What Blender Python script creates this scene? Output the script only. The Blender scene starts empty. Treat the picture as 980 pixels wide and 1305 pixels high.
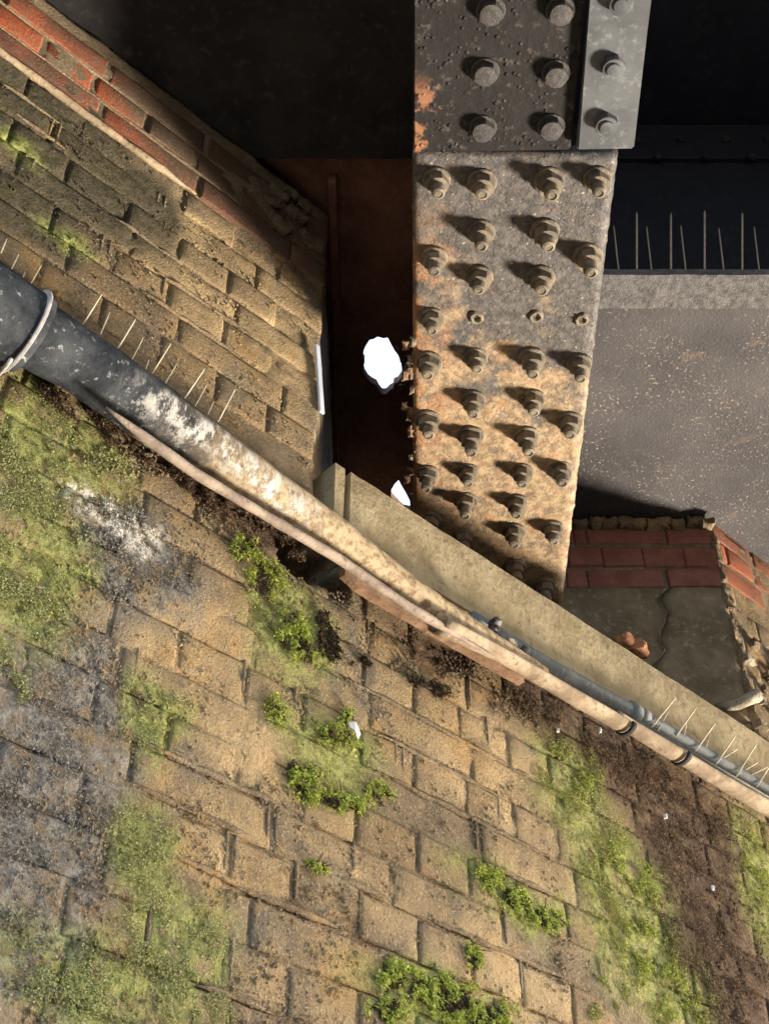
import bpy, bmesh, math, random
from mathutils import Vector, Matrix, noise
from mathutils.geometry import tessellate_polygon

scn = bpy.context.scene
COL = scn.collection
R = math.radians

# ------------------------------------------------------------------ camera
FPX = 1700.0                                  # focal length in photo pixels
PITCH = math.atan(1583 / FPX)
CAM = Vector((0, 0, 1.7))
cd = bpy.data.cameras.new('camera')
cam = bpy.data.objects.new('camera', cd)
COL.objects.link(cam)
cam.location = CAM
cam.rotation_euler = (math.pi / 2 + PITCH, 0, 0)
cd.sensor_fit = 'HORIZONTAL'
cd.sensor_width = 36
cd.lens = FPX / 980 * 36
cd.clip_start = 0.02
cd.clip_end = 500
scn.camera = cam

# ------------------------------------------------------------------ sky, sun, exposure
LDIR = Vector((0.745, 0.335, -0.575)).normalized()      # towards the light: the sun thrown up by the canal
world = bpy.data.worlds.new('World')
scn.world = world
world.use_nodes = True
wn = world.node_tree
bg = wn.nodes['Background']
sky = wn.nodes.new('ShaderNodeTexSky')
sky.sky_type = 'NISHITA'
sky.sun_disc = False
sky.dust_density = 3.5
sky.sun_elevation = R(30)
sky.sun_rotation = math.atan2(LDIR.x, LDIR.y)
wn.links.new(sky.outputs[0], bg.inputs[0])
bg.inputs[1].default_value = 0.15
ld = bpy.data.lights.new('sun', 'SUN')
ld.energy = 2.25
ld.angle = R(10.0)
ld.color = (1.0, 0.90, 0.76)
sun = bpy.data.objects.new('sun', ld)
COL.objects.link(sun)
sun.location = CAM + LDIR * 8
sun.rotation_euler = LDIR.to_track_quat('Z', 'Y').to_euler()
scn.view_settings.view_transform = 'Standard'
scn.view_settings.look = 'None'
scn.view_settings.exposure = 2.7
scn.view_settings.gamma = 1
scn.view_settings.use_curve_mapping = False
scn.cycles.max_bounces = 5
scn.cycles.diffuse_bounces = 4
scn.cycles.caustics_reflective = False
scn.cycles.caustics_refractive = False

# ------------------------------------------------------------------ geometry of the place
CF = Vector((0, math.cos(PITCH), math.sin(PITCH)))
CU = Vector((0, -math.sin(PITCH), math.cos(PITCH)))
CR = Vector((1, 0, 0))
UP = Vector((0, 0, 1))
AZ = math.atan(2490 / math.hypot(1583, 1700))
DW = Vector((math.sin(AZ), math.cos(AZ), 0))          # along the abutment wall
NW = Vector((math.cos(AZ), -math.sin(AZ), 0))         # out of the abutment wall


def ray(x, y):
    return CF + CR * ((x - 490) / FPX) + CU * ((652.5 - y) / FPX)


P0 = CAM + ray(284, 1085) * 1.72
P0z = Vector((P0.x, P0.y, 0))


def hit(x, y, P, n):
    r = ray(x, y)
    return CAM + r * ((P - CAM).dot(n) / r.dot(n))


def W(x, y, off=0.0):                                 # on the wall plane
    return hit(x, y, P0 + NW * off, NW)


def Zp(x, y, z):                                      # on a level plane
    return hit(x, y, Vector((0, 0, z)), UP)


def Yp(x, y, yy):                                     # on a plane facing -Y
    return hit(x, y, Vector((0, yy, 0)), Vector((0, 1, 0)))


def wp(s, h, off=0.0):                                # wall coordinates -> world
    return P0z + DW * s + UP * h + NW * off


def sh(P):
    return (P - P0).dot(DW), P.z


def project(P):
    v = P - CAM
    z = v.dot(CF)
    return 490 + FPX * v.dot(CR) / z, 652.5 - FPX * v.dot(CU) / z, z


def depth(P):
    return (P - CAM).dot(CF)


def fbm(v, o=4):
    return noise.fractal(v, 1.0, 2.0, o)


# ------------------------------------------------------------------ object helpers
def tag(o, label=None, cat=None, group=None, kind=None):
    if label: o['label'] = label
    if cat: o['category'] = cat
    if group: o['group'] = group
    if kind: o['kind'] = kind
    return o


def empty(name, loc, label, cat, group=None):
    o = bpy.data.objects.new(name, None)
    o.empty_display_size = 0.1
    COL.objects.link(o)
    o.location = loc
    o.matrix_world = Matrix.Translation(loc)
    return tag(o, label, cat, group)


def link(name, me, mat=None, parent=None, mw=None):
    """mw: world matrix wanted; parents are unrotated empties or meshes with known matrix"""
    o = bpy.data.objects.new(name, me)
    COL.objects.link(o)
    if mat and not me.materials:
        me.materials.append(mat)
    mw = mw or Matrix.Identity(4)
    if parent is not None:
        o.parent = parent
        o.matrix_parent_inverse = Matrix.Identity(4)
        o.matrix_basis = WM[parent.name].inverted() @ mw if parent.name in WM else parent.matrix_basis.inverted() @ mw
    else:
        o.matrix_basis = mw
    WM[o.name] = mw
    return o


WM = {}


def me_from(name, V, Fc, smooth=False):
    me = bpy.data.meshes.new(name)
    me.from_pydata([tuple(v) for v in V], [], Fc)
    me.update()
    if smooth:
        me.polygons.foreach_set('use_smooth', [True] * len(me.polygons))
    return me


def bm_me(bm, name, smooth=False):
    me = bpy.data.meshes.new(name)
    bmesh.ops.recalc_face_normals(bm, faces=bm.faces[:])
    bm.to_mesh(me)
    bm.free()
    if smooth:
        me.polygons.foreach_set('use_smooth', [True] * len(me.polygons))
    return me


def add_box(bm, c, ax, ay, az, bev=0.0, seg=1):
    """box from centre and three half-axis vectors"""
    vs = []
    for i in (-1, 1):
        for j in (-1, 1):
            for k in (-1, 1):
                vs.append(bm.verts.new(c + ax * i + ay * j + az * k))
    fs = [(0, 1, 3, 2), (4, 6, 7, 5), (0, 4, 5, 1), (2, 3, 7, 6), (0, 2, 6, 4), (1, 5, 7, 3)]
    F = [bm.faces.new([vs[a] for a in f]) for f in fs]
    if bev:
        es = {e for f in F for e in f.edges}
        bmesh.ops.bevel(bm, geom=list(es), offset=bev, segments=seg, affect='EDGES', clamp_overlap=True)


def box_me(name, c, ax, ay, az, bev=0.0, seg=1):
    bm = bmesh.new()
    add_box(bm, c, ax, ay, az, bev, seg)
    return bm_me(bm, name)


def aabox(name, x0, x1, y0, y1, z0, z1, bev=0.0):
    return box_me(name, Vector(((x0 + x1) / 2, (y0 + y1) / 2, (z0 + z1) / 2)),
                  Vector(((x1 - x0) / 2, 0, 0)), Vector((0, (y1 - y0) / 2, 0)), Vector((0, 0, (z1 - z0) / 2)), bev)


def rough_me(name, c, ax, ay, az, cell, amp, freq, bev=0.004, seed=0, skip=None):
    """box whose faces are cut into cells and roughened, edges worn"""
    bm = bmesh.new()
    L = [2 * a.length for a in (ax, ay, az)]
    N = [max(1, min(90, int(round(l / cell)))) for l in L]
    vmap = {}

    def vert(i, j, k):
        key = (i, j, k)
        if key in vmap:
            return vmap[key]
        t = [(-1 + 2 * q / n) for q, n in zip(key, N)]
        p = c + ax * t[0] + ay * t[1] + az * t[2]
        on = [abs(abs(q) - 1) < 1e-6 for q in t]
        dirv = Vector((0, 0, 0))
        for q, o, a in zip(t, on, (ax, ay, az)):
            if o:
                dirv += a.normalized() * math.copysign(1, q)
        nn = sum(on)
        q = p * freq + Vector((seed * 3.1, seed * 1.7, 0))
        dsp = amp * fbm(q) + amp * .5 * fbm(q * 3.1, 2)
        if nn > 1:
            dsp -= bev * (1.0 + 1.4 * abs(fbm(q * 1.3)))
            dirv.normalize()
        p = p + dirv * dsp
        vmap[key] = bm.verts.new(p)
        return vmap[key]
    nx, ny, nz = N
    for a, b, fx, fn in ((nx, ny, 'z', nz), (nx, nz, 'y', ny), (ny, nz, 'x', nx)):
        for side in (0, fn):
            if skip and (fx, side > 0) in skip:
                continue
            for i in range(a):
                for j in range(b):
                    q = [(i, j), (i + 1, j), (i + 1, j + 1), (i, j + 1)]
                    if fx == 'z': vv = [vert(u, v, side) for u, v in q]
                    elif fx == 'y': vv = [vert(u, side, v) for u, v in q]
                    else: vv = [vert(side, u, v) for u, v in q]
                    bm.faces.new(vv)
    me = bm_me(bm, name, True)
    me.set_sharp_from_angle(angle=R(38))
    return me


def tube_me(name, pts, rad, n=8, cap=True, smooth=True):
    """round tube along points with a radius per point"""
    if not isinstance(rad, (list, tuple)):
        rad = [rad] * len(pts)
    V, Fc = [], []
    for i, p in enumerate(pts):
        a = pts[max(0, i - 1)]
        b = pts[min(len(pts) - 1, i + 1)]
        t = (b - a).normalized()
        u = t.cross(Vector((.31, .17, .93))).normalized()
        w = t.cross(u)
        for k in range(n):
            an = 2 * math.pi * k / n
            V.append(p + (u * math.cos(an) + w * math.sin(an)) * rad[i])
    for i in range(len(pts) - 1):
        for k in range(n):
            k2 = (k + 1) % n
            Fc.append((i * n + k, i * n + k2, (i + 1) * n + k2, (i + 1) * n + k))
    if cap:
        Fc.append(tuple(range(n - 1, -1, -1)))
        Fc.append(tuple((len(pts) - 1) * n + k for k in range(n)))
    return me_from(name, V, Fc, smooth)


# ------------------------------------------------------------------ material helpers
class NB:
    def __init__(s, name):
        s.m = bpy.data.materials.new(name)
        s.m.use_nodes = True
        s.t = s.m.node_tree
        s.b = s.t.nodes['Principled BSDF']
        s._pos = None
        s._sh = None

    def n(s, ty, **kw):
        nd = s.t.nodes.new(ty)
        for k, v in kw.items():
            setattr(nd, k, v)
        return nd

    def put(s, sock, v):
        if v is None: return
        if isinstance(v, bpy.types.NodeSocket): s.t.links.new(v, sock)
        elif isinstance(v, (tuple, list)) and len(v) == 3 and sock.type == 'RGBA': sock.default_value = (*v, 1)
        else: sock.default_value = v

    def pos(s):
        if not s._pos: s._pos = s.n('ShaderNodeNewGeometry').outputs['Position']
        return s._pos

    def math(s, op, a, b=None, c=None, clamp=False):
        nd = s.n('ShaderNodeMath', operation=op, use_clamp=clamp)
        s.put(nd.inputs[0], a); s.put(nd.inputs[1], b)
        if c is not None: s.put(nd.inputs[2], c)
        return nd.outputs[0]

    def vm(s, op, a, b=None, out=0):
        nd = s.n('ShaderNodeVectorMath', operation=op)
        s.put(nd.inputs[0], a); s.put(nd.inputs[1], b)
        return nd.outputs[out]

    def noise(s, scale, detail=4, rough=.55, vec=None, dist=0.0, color=False):
        nd = s.n('ShaderNodeTexNoise')
        s.put(nd.inputs['Vector'], vec or s.pos())
        nd.inputs['Scale'].default_value = scale
        nd.inputs['Detail'].default_value = detail
        nd.inputs['Roughness'].default_value = rough
        nd.inputs['Distortion'].default_value = dist
        return nd.outputs[1 if color else 0]

    def voro(s, scale, vec=None, feature='F1', rnd=1.0):
        nd = s.n('ShaderNodeTexVoronoi', feature=feature)
        s.put(nd.inputs['Vector'], vec or s.pos())
        nd.inputs['Scale'].default_value = scale
        nd.inputs['Randomness'].default_value = rnd
        return nd.outputs[0]

    def ramp(s, v, a, b, lo=0.0, hi=1.0, smooth=True):
        nd = s.n('ShaderNodeMapRange', interpolation_type='SMOOTHSTEP' if smooth else 'LINEAR')
        s.put(nd.inputs[0], v)
        for i, q in enumerate((a, b, lo, hi)): nd.inputs[i + 1].default_value = q
        return nd.outputs[0]

    def mix(s, f, a, b, mode='MIX'):
        nd = s.n('ShaderNodeMix', data_type='RGBA', blend_type=mode)
        s.put(nd.inputs[0], f); s.put(nd.inputs[6], a); s.put(nd.inputs[7], b)
        return nd.outputs[2]

    def rand(s):
        return s.n('ShaderNodeObjectInfo').outputs['Random']

    def island(s):
        return s.n('ShaderNodeNewGeometry').outputs['Random Per Island']

    def shv(s, wob=0.05, scale=14):
        """wall coordinates (s, h, 0), slightly wobbled"""
        q = s.vm('SUBTRACT', s.pos(), tuple(P0z))
        sx = s.vm('DOT_PRODUCT', q, tuple(DW), 1)
        sep = s.n('ShaderNodeSeparateXYZ'); s.put(sep.inputs[0], s.pos())
        cb = s.n('ShaderNodeCombineXYZ')
        s.put(cb.inputs[0], sx); s.put(cb.inputs[1], sep.outputs[2])
        nz = s.vm('SUBTRACT', s.noise(scale, 4, .6, color=True), (.5, .5, .5))
        nz = s.vm('MULTIPLY', nz, (wob * 2, wob * 2, 0))
        return s.vm('ADD', cb.outputs[0], nz)

    def blobs(s, vec, L, soft=.5):
        """stain outline: union of ellipses given as (s, h, rs, rh)"""
        acc = None
        for c0, c1, r0, r1 in L:
            q = s.vm('MULTIPLY', s.vm('SUBTRACT', vec, (c0, c1, 0)), (1 / r0, 1 / r1, 0))
            v = s.ramp(s.vm('LENGTH', q, None, 1), 1 + soft * .4, 1 - soft * .6)
            acc = v if acc is None else s.math('MAXIMUM', acc, v)
        return acc

    def bump(s, h, strength=.5, dist=.01, prev=None):
        nd = s.n('ShaderNodeBump')
        nd.inputs['Strength'].default_value = strength
        nd.inputs['Distance'].default_value = dist
        s.put(nd.inputs['Height'], h)
        if prev: s.put(nd.inputs['Normal'], prev)
        return nd.outputs[0]

    def done(s, color, rough=.85, normal=None, metal=0.0, spec=.3):
        s.put(s.b.inputs['Base Color'], color)
        s.put(s.b.inputs['Roughness'], rough)
        s.put(s.b.inputs['Metallic'], metal)
        s.b.inputs['Specular IOR Level'].default_value = spec
        if normal: s.put(s.b.inputs['Normal'], normal)
        return s.m


def pxb(L, off=0):
    """stain ellipses given in photo pixels (cx, cy, rx, ry) -> wall coordinates"""
    out = []
    for cx, cy, rx, ry in L:
        c = sh(W(cx, cy)); a = sh(W(cx + rx, cy + rx * .45)); b = sh(W(cx, cy - ry))
        out.append((c[0], c[1], abs(a[0] - c[0]), abs(b[1] - c[1])))
    return out


GREEN = pxb([(60, 560, 110, 70), (40, 720, 70, 110), (190, 1080, 55, 75), (230, 1210, 75, 90), (200, 920, 40, 60),
             (370, 800, 60, 70), (420, 960, 70, 60), (650, 1145, 80, 40), (730, 1010, 50, 70), (800, 1160, 70, 110),
             (860, 1270, 60, 60), (965, 1120, 30, 90), (560, 1280, 110, 50), (30, 190, 30, 22), (90, 310, 40, 12), (100, 1250, 90, 70)])
GREY = pxb([(60, 900, 130, 150), (30, 1080, 110, 130), (170, 720, 90, 80), (60, 1230, 80, 90)])
DARKU = pxb([(60, 165, 150, 75), (110, 235, 125, 62), (30, 260, 80, 60), (190, 250, 45, 40)])  # darker patches on the upper left of the wall
BROWN = pxb([(800, 980, 110, 60), (890, 1120, 80, 150), (940, 1240, 70, 100), (690, 890, 60, 40), (330, 660, 90, 30), (560, 840, 60, 22)])
WHITE = pxb([(150, 665, 60, 22), (120, 640, 40, 14)])
PALE = pxb([(265, 860, 90, 80), (320, 960, 90, 60), (620, 980, 80, 70), (670, 1080, 50, 60), (300, 1090, 90, 40), (640, 1250, 90, 50),
            (250, 330, 110, 60), (330, 420, 90, 60), (500, 1130, 60, 50)])


def blobv(L, s_, h_, soft):
    m = 0.0
    for c0, c1, r0, r1 in L:
        q = math.hypot((s_ - c0) / r0, (h_ - c1) / r1)
        t = (1 + soft * .4 - q) / soft
        t = max(0.0, min(1.0, t))
        m = max(m, t * t * (3 - 2 * t))
    return m


DARKR = pxb([(250, 200, 90, 60), (330, 260, 100, 70), (200, 150, 60, 30), (100, 30, 60, 30), (400, 330, 30, 40)])  # darker patches on the red courses


def stain(me, mw=None, red=False, step=1):
    """stain outlines (algae, lichen, dirt, old wash) and plain darker patches stored on the vertices of a wall piece"""
    A = me.color_attributes.new('stain_a', 'FLOAT_COLOR', 'POINT')
    B = me.color_attributes.new('stain_b', 'FLOAT_COLOR', 'POINT')
    for i, v in enumerate(me.vertices):
        if i % step:
            A.data[i].color = A.data[i - 1].color; B.data[i].color = B.data[i - 1].color
            continue
        p = mw @ v.co if mw else v.co
        s_, h_ = sh(p)
        w = noise.noise_vector(p * 13) * .035 + noise.noise_vector(p * 34) * .016
        s_ += w.x; h_ += w.y
        A.data[i].color = (blobv(GREEN, s_, h_, .8), blobv(GREY, s_, h_, .8), blobv(BROWN, s_, h_, .7), 1)
        B.data[i].color = (blobv(DARKR, s_, h_, .9) if red else blobv(DARKU, s_, h_, .6), blobv(WHITE, s_, h_, .8), blobv(PALE, s_, h_, .8), 1)


def wall_mat(name, mortar=False, red=False):
    b = NB(name)
    def attr(nm):
        nd = b.n('ShaderNodeAttribute', attribute_name=nm)
        sp = b.n('ShaderNodeSeparateColor')
        b.put(sp.inputs[0], nd.outputs['Color'])
        return sp.outputs
    gn, gy, br = attr('stain_a')[:3]
    dk, wh, pl = attr('stain_b')[:3]
    n1 = b.noise(11, 5, .6)
    n2 = b.noise(60, 6, .7)
    n3 = b.noise(240, 4, .65)
    n4 = b.noise(26, 5, .7)
    if red:
        c = b.mix(b.rand(), (.36, .085, .030), (.22, .080, .050))
        c = b.mix(b.ramp(n2, .45, .75), c, (.30, .15, .10))
        c = b.mix(b.math('MULTIPLY', b.ramp(n1, .46, .70), .65), c, (.085, .055, .036))
        c = b.mix(b.math('MULTIPLY', dk, b.ramp(n4, .25, .5, .6, .97)), c, b.mix(n2, (.07, .045, .032), (.14, .085, .058)))
    else:
        if mortar:
            c = b.mix(b.ramp(n1, .35, .65), (.17, .125, .075), (.28, .21, .13))
        else:
            c = b.mix(b.rand(), (.250, .168, .084), (.330, .235, .125))
            c = b.mix(b.ramp(n1, .42, .68), c, (.17, .135, .095))
        c = b.mix(b.math('MULTIPLY', pl, b.ramp(n1, .3, .6)), c, (.45, .32, .165))
    c = b.mix(b.math('MULTIPLY', b.ramp(b.noise(4.2, 6, .68), .46, .62), .55), c, (.14, .10, .062))
    if not red: c = b.mix(b.math('MULTIPLY', b.ramp(b.noise(6.5, 5, .65, vec=b.vm('ADD', b.pos(), (7, 3, 1))), .54, .68), .5), c, (.42, .25, .095))
    c = b.mix(b.math('MULTIPLY', b.ramp(n2, .54, .68), .65), c, (.095, .072, .046))
    c = b.mix(b.math('MULTIPLY', b.ramp(n3, .55, .68), .3 if red else .75), c, (.44, .36, .25))
    c = b.mix(b.math('MULTIPLY', b.ramp(n3, .42, .32), .5), c, (.09, .065, .04))
    if not red:
        g = b.math('MULTIPLY', gy, b.ramp(n4, .36, .56))
        c = b.mix(g, c, b.mix(b.ramp(n2, .35, .7), (.12, .105, .088), (.29, .265, .225)))
        c = b.mix(b.math('MULTIPLY', br, b.ramp(n2, .3, .55, .35, .95)), c, (.085, .052, .034))
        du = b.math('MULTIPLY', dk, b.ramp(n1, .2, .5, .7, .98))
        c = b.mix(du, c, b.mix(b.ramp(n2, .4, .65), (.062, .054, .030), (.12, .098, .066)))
        gr = b.math('MULTIPLY', gn, b.ramp(n4, .31, .52))
        c = b.mix(b.math('MULTIPLY', gr, .85), c, b.mix(b.ramp(n2, .35, .62), (.11, .12, .026), (.34, .36, .11)))
        c = b.mix(b.math('MULTIPLY', wh, b.ramp(n2, .42, .58)), c, (.66, .61, .52))
    h = b.math('ADD', b.math('MULTIPLY', n2, 1.0), b.math('MULTIPLY', n3, .55))
    pit = b.ramp(b.voro(95), .05, .22)
    h = b.math('ADD', h, b.math('MULTIPLY', pit, .22))
    nm = b.bump(h, .5 if red else .95, .008)
    return b.done(c, .93, nm, spec=.15)


M = {}
M['brick'] = wall_mat('weathered brown brick')
M['mortar'] = wall_mat('weathered mortar', mortar=True)
M['red'] = wall_mat('red facing brick', red=True)


def simple(name, cols, scale=20, rough=.8, bump=.4, bd=.004, spec=.3, metal=0, det=5):
    b = NB(name)
    n1 = b.noise(scale, det, .6)
    n2 = b.noise(scale * 6, 4, .65)
    c = b.mix(b.ramp(n1, .35, .65), cols[0], cols[1])
    if len(cols) > 2:
        c = b.mix(b.math('MULTIPLY', b.ramp(n2, .52, .72), .8), c, cols[2])
    nm = b.bump(b.math('ADD', n1, b.math('MULTIPLY', n2, .6)), bump, bd) if bump else None
    return b.done(c, rough, nm, metal, spec)


# painted / rusted steel of the girder
def steel_mat():
    b = NB('rusting painted girder steel')
    sep = b.n('ShaderNodeSeparateXYZ'); b.put(sep.inputs[0], b.pos())
    y = sep.outputs[1]; x = sep.outputs[0]
    n1 = b.noise(9, 5, .62)
    n2 = b.noise(55, 5, .68)
    n3 = b.noise(210, 3, .6)
    c = b.mix(b.ramp(n2, .38, .66), (.040, .035, .032), (.098, .083, .071))
    dust = b.math('ADD', b.ramp(y, 1.25, 1.95, -.30, .60), b.math('MULTIPLY', b.math('SUBTRACT', n1, .5), 2.0))
    dust = b.math('ADD', dust, b.ramp(x, .24, .055, 0, .22))
    dm = b.ramp(dust, .12, .48)
    c = b.mix(b.math('MULTIPLY', dm, .85), c, b.mix(b.ramp(n2, .36, .62), (.20, .125, .062), (.37, .255, .135)))
    c = b.mix(b.math('MULTIPLY', b.math('MULTIPLY', dm, b.ramp(b.noise(20, 5, .7), .54, .68)), .65), c, (.33, .155, .062))
    c = b.mix(b.math('MULTIPLY', b.ramp(b.noise(33, 6, .72), .53, .64), .65), c, (.085, .068, .052))
    rust = b.math('ADD', b.ramp(x, .19, .055, 0, .34), b.math('MULTIPLY', b.math('SUBTRACT', b.noise(16, 6, .7), .5), 1.8))
    rust = b.math('MULTIPLY', b.ramp(rust, .18, .42), b.ramp(y, 1.22, 1.5))
    c = b.mix(b.math('MULTIPLY', rust, .85), c, b.mix(b.ramp(n3, .4, .6), (.23, .10, .042), (.33, .18, .085)))
    c = b.mix(b.math('MULTIPLY', b.ramp(n3, .60, .72), .6), c, (.05, .038, .03))
    c = b.mix(b.math('MULTIPLY', b.ramp(b.noise(120, 3, .6), .62, .74), .6), c, (.55, .48, .38))
    h = b.math('ADD', b.math('MULTIPLY', n2, .8), b.math('MULTIPLY', n3, .3))
    h = b.math('ADD', h, b.math('MULTIPLY', b.ramp(b.noise(33, 6, .72), .50, .60), -.35))
    nm = b.bump(h, .7, .0045)
    return b.done(c, .62, nm, spec=.45)


def cover_mat():
    b = NB('blistered black gloss paint')
    n1 = b.noise(12, 5, .6)
    n2 = b.noise(70, 4, .6)
    v = b.voro(85)
    blis = b.ramp(v, .34, .12)
    blis = b.math('MULTIPLY', blis, b.ramp(b.noise(30, 3, .5), .42, .6))
    c = b.mix(n1, (.011, .010, .0095), (.026, .023, .022))
    c = b.mix(b.math('MULTIPLY', b.ramp(n2, .57, .75), .4), c, (.15, .125, .105))
    sep = b.n('ShaderNodeSeparateXYZ'); b.put(sep.inputs[0], b.pos())
    r = b.math('ADD', b.ramp(sep.outputs[0], .13, .045, 0, .5), b.math('MULTIPLY', b.math('SUBTRACT', b.noise(28, 5, .7), .5), 1.5))
    r = b.math('MULTIPLY', b.ramp(r, .42, .56), b.ramp(sep.outputs[1], 1.03, 1.09))
    c = b.mix(b.math('MULTIPLY', r, .8), c, b.mix(n2, (.16, .07, .035), (.34, .16, .085)))
    nm = b.bump(b.math('ADD', blis, b.math('MULTIPLY', n2, .5)), .8, .004)
    return b.done(c, .50, nm, spec=.12)


M['steel'] = steel_mat()
M['cover'] = cover_mat()
M['angle'] = simple('grey painted angle steel', [(.038, .040, .044), (.075, .079, .084), (.16, .16, .16)], 9, .5, .25, .002, .5)
M['bolt'] = simple('dusty bolt steel', [(.085, .070, .050), (.19, .148, .098), (.05, .04, .03)], 38, .7, .6, .003, .4)
M['bolt_dark'] = simple('painted bolt steel', [(.018, .016, .015), (.040, .035, .032), (.12, .095, .075)], 80, .5, .5, .002, .5)
M['soot'] = simple('sooty black deck plate', [(.014, .013, .013), (.030, .027, .025), (.05, .043, .035)], 7, .75, .4, .004, .25)
M['navy'] = simple('dark blue black paint', [(.011, .013, .020), (.016, .018, .027), (.03, .03, .036)], 6, .7, .2, .002, .3)
M['rustplate'] = simple('rusted deck plate', [(.13, .058, .040), (.20, .095, .062), (.24, .135, .085)], 12, .85, .6, .006, .2)
M['strip'] = simple('chalky grey lip paint', [(.09, .082, .078), (.17, .155, .147), (.30, .265, .23)], 60, .8, .8, .004, .3)
M['concrete'] = simple('buff concrete', [(.25, .195, .11), (.36, .29, .175), (.17, .13, .075)], 11, .9, .8, .006, .2, 0, 7)
M['spike'] = simple('dull wire', [(.42, .36, .24), (.55, .47, .33)], 60, .55, .2, .001, .4)
M['spikebase'] = simple('grey plastic base', [(.10, .095, .085), (.16, .15, .13)], 30, .6, .2, .001, .4)
M['stone'] = simple('damp padstone', [(.135, .105, .060), (.23, .18, .11), (.34, .27, .18)], 10, .8, .5, .004, .25)
M['fillet'] = simple('buff mortar fillet', [(.22, .165, .105), (.34, .26, .165), (.13, .095, .06)], 20, .95, .8, .006, .15)
M['rubble'] = simple('orange broken brick', [(.28, .12, .055), (.36, .19, .10), (.18, .08, .045)], 60, .9, .6, .004, .2)
M['lime'] = simple('pale lime mortar', [(.28, .235, .165), (.42, .36, .27), (.17, .13, .09)], 26, .95, .9, .008, .15)
M['dullred'] = simple('dull red brick', [(.19, .075, .055), (.26, .11, .080), (.13, .07, .055)], 22, .9, .5, .004, .15)
M['white'] = simple('white fleck', [(.55, .54, .50), (.68, .66, .62)], 40, .8, .2, .001, .2)
M['fascia'] = simple('rusty timber batten', [(.15, .085, .05), (.24, .145, .085), (.075, .045, .03)], 26, .85, .7, .005, .2)
M['pipe'] = simple('blue grey conduit', [(.10, .11, .115), (.17, .18, .175), (.26, .22, .16)], 16, .75, .5, .003, .25)
M['pink'] = simple('sun bleached gutter', [(.19, .135, .085), (.37, .285, .19), (.13, .085, .05)], 17, .85, .7, .004, .35)
M['lip'] = simple('dusty lip', [(.20, .15, .115), (.34, .265, .20), (.11, .08, .06)], 24, .85, .6, .004, .3)
M['collar'] = simple('dull collar paint', [(.26, .25, .24), (.42, .40, .38), (.14, .12, .10)], 40, .6, .4, .002, .4)
M['chrome'] = simple('zinc strip', [(.62, .66, .74), (.78, .82, .90)], 20, .4, .1, .001, .5, .1)


def panel_mat():
    b = NB('grey deck paint with droppings')
    n1 = b.noise(5, 4, .6)
    c = b.mix(b.ramp(n1, .35, .7), (.030, .026, .026), (.055, .048, .047))
    sp = b.math('MULTIPLY', b.ramp(b.noise(55, 5, .75, dist=1.5), .60, .68), b.ramp(b.noise(8, 4, .65), .46, .66))
    sp2 = b.math('MULTIPLY', b.ramp(b.noise(130, 4, .7), .58, .67), b.ramp(b.noise(7, 4, .6), .36, .60))
    c = b.mix(b.math('MULTIPLY', b.math('MAXIMUM', sp, sp2), .75), c, (.34, .28, .21))
    c = b.mix(b.math('MULTIPLY', b.ramp(b.noise(14, 5, .7), .60, .72), .6), c, (.12, .078, .055))
    nm = b.bump(b.noise(160, 3, .6), .5, .003)
    return b.done(c, .7, nm, spec=.35)


M['panel'] = panel_mat()


def gutter_mat():
    b = NB('peeling gutter paint')
    v = b.shv(.02, 20)
    sep = b.n('ShaderNodeSeparateXYZ'); b.put(sep.inputs[0], v)
    s_ = sep.outputs[0]
    n1 = b.noise(16, 6, .7)
    n2 = b.noise(70, 4, .7)
    c = b.mix(b.ramp(n1, .35, .65), (.014, .016, .020), (.050, .055, .060))
    c = b.mix(b.math('MULTIPLY', b.ramp(n2, .58, .72), .6), c, (.42, .42, .41))
    oc = b.ramp(b.math('ADD', s_, b.math('MULTIPLY', b.math('SUBTRACT', n1, .5), .35)), -.28, .03)
    c = b.mix(oc, c, b.mix(b.ramp(n2, .36, .60), (.20, .135, .075), (.42, .32, .195)))
    dk = b.math('MULTIPLY', b.ramp(n1, .54, .66), b.ramp(s_, .05, .25))
    c = b.mix(b.math('MULTIPLY', dk, .7), c, (.11, .10, .09))
    # peeled white paint: belongs to one stretch of the gutter
    w = b.math('MULTIPLY', b.ramp(s_, -.34, -.22), b.ramp(s_, .10, .0))
    z = b.math('SUBTRACT', b.math('ADD', sep.outputs[1], b.math('MULTIPLY', s_, .08)), 3.128)
    lowm = b.ramp(b.math('ABSOLUTE', z), .030, .012)
    pk = b.math('MULTIPLY', b.math('MULTIPLY', w, lowm), b.ramp(b.noise(48, 7, .8, vec=b.vm('MULTIPLY', b.pos(), (1, 1, .30))), .46, .56))
    c = b.mix(b.math('MULTIPLY', pk, .85), c, b.mix(n2, (.40, .37, .33), (.70, .67, .61)))
    nm = b.bump(b.math('ADD', n2, b.math('MULTIPLY', pk, .6)), .6, .003)
    return b.done(c, .7, nm, spec=.18)


M['gutter'] = gutter_mat()


def leaf_mat(name, c0, c1, c2):
    b = NB(name)
    i = b.island()
    c = b.mix(b.ramp(i, 0, .6, smooth=False), c0, c1)
    c = b.mix(b.ramp(i, .6, 1, smooth=False), c, c2)
    b.b.inputs['Subsurface Weight'].default_value = 0
    tr = b.n('ShaderNodeBsdfTranslucent')
    b.put(tr.inputs[0], c)
    m = b.done(c, .75, None, spec=.2)
    mx = b.n('ShaderNodeMixShader')
    mx.inputs[0].default_value = .3
    b.t.links.new(b.b.outputs[0], mx.inputs[1])
    b.t.links.new(tr.outputs[0], mx.inputs[2])
    b.t.links.new(mx.outputs[0], b.t.nodes['Material Output'].inputs[0])
    return m


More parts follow.
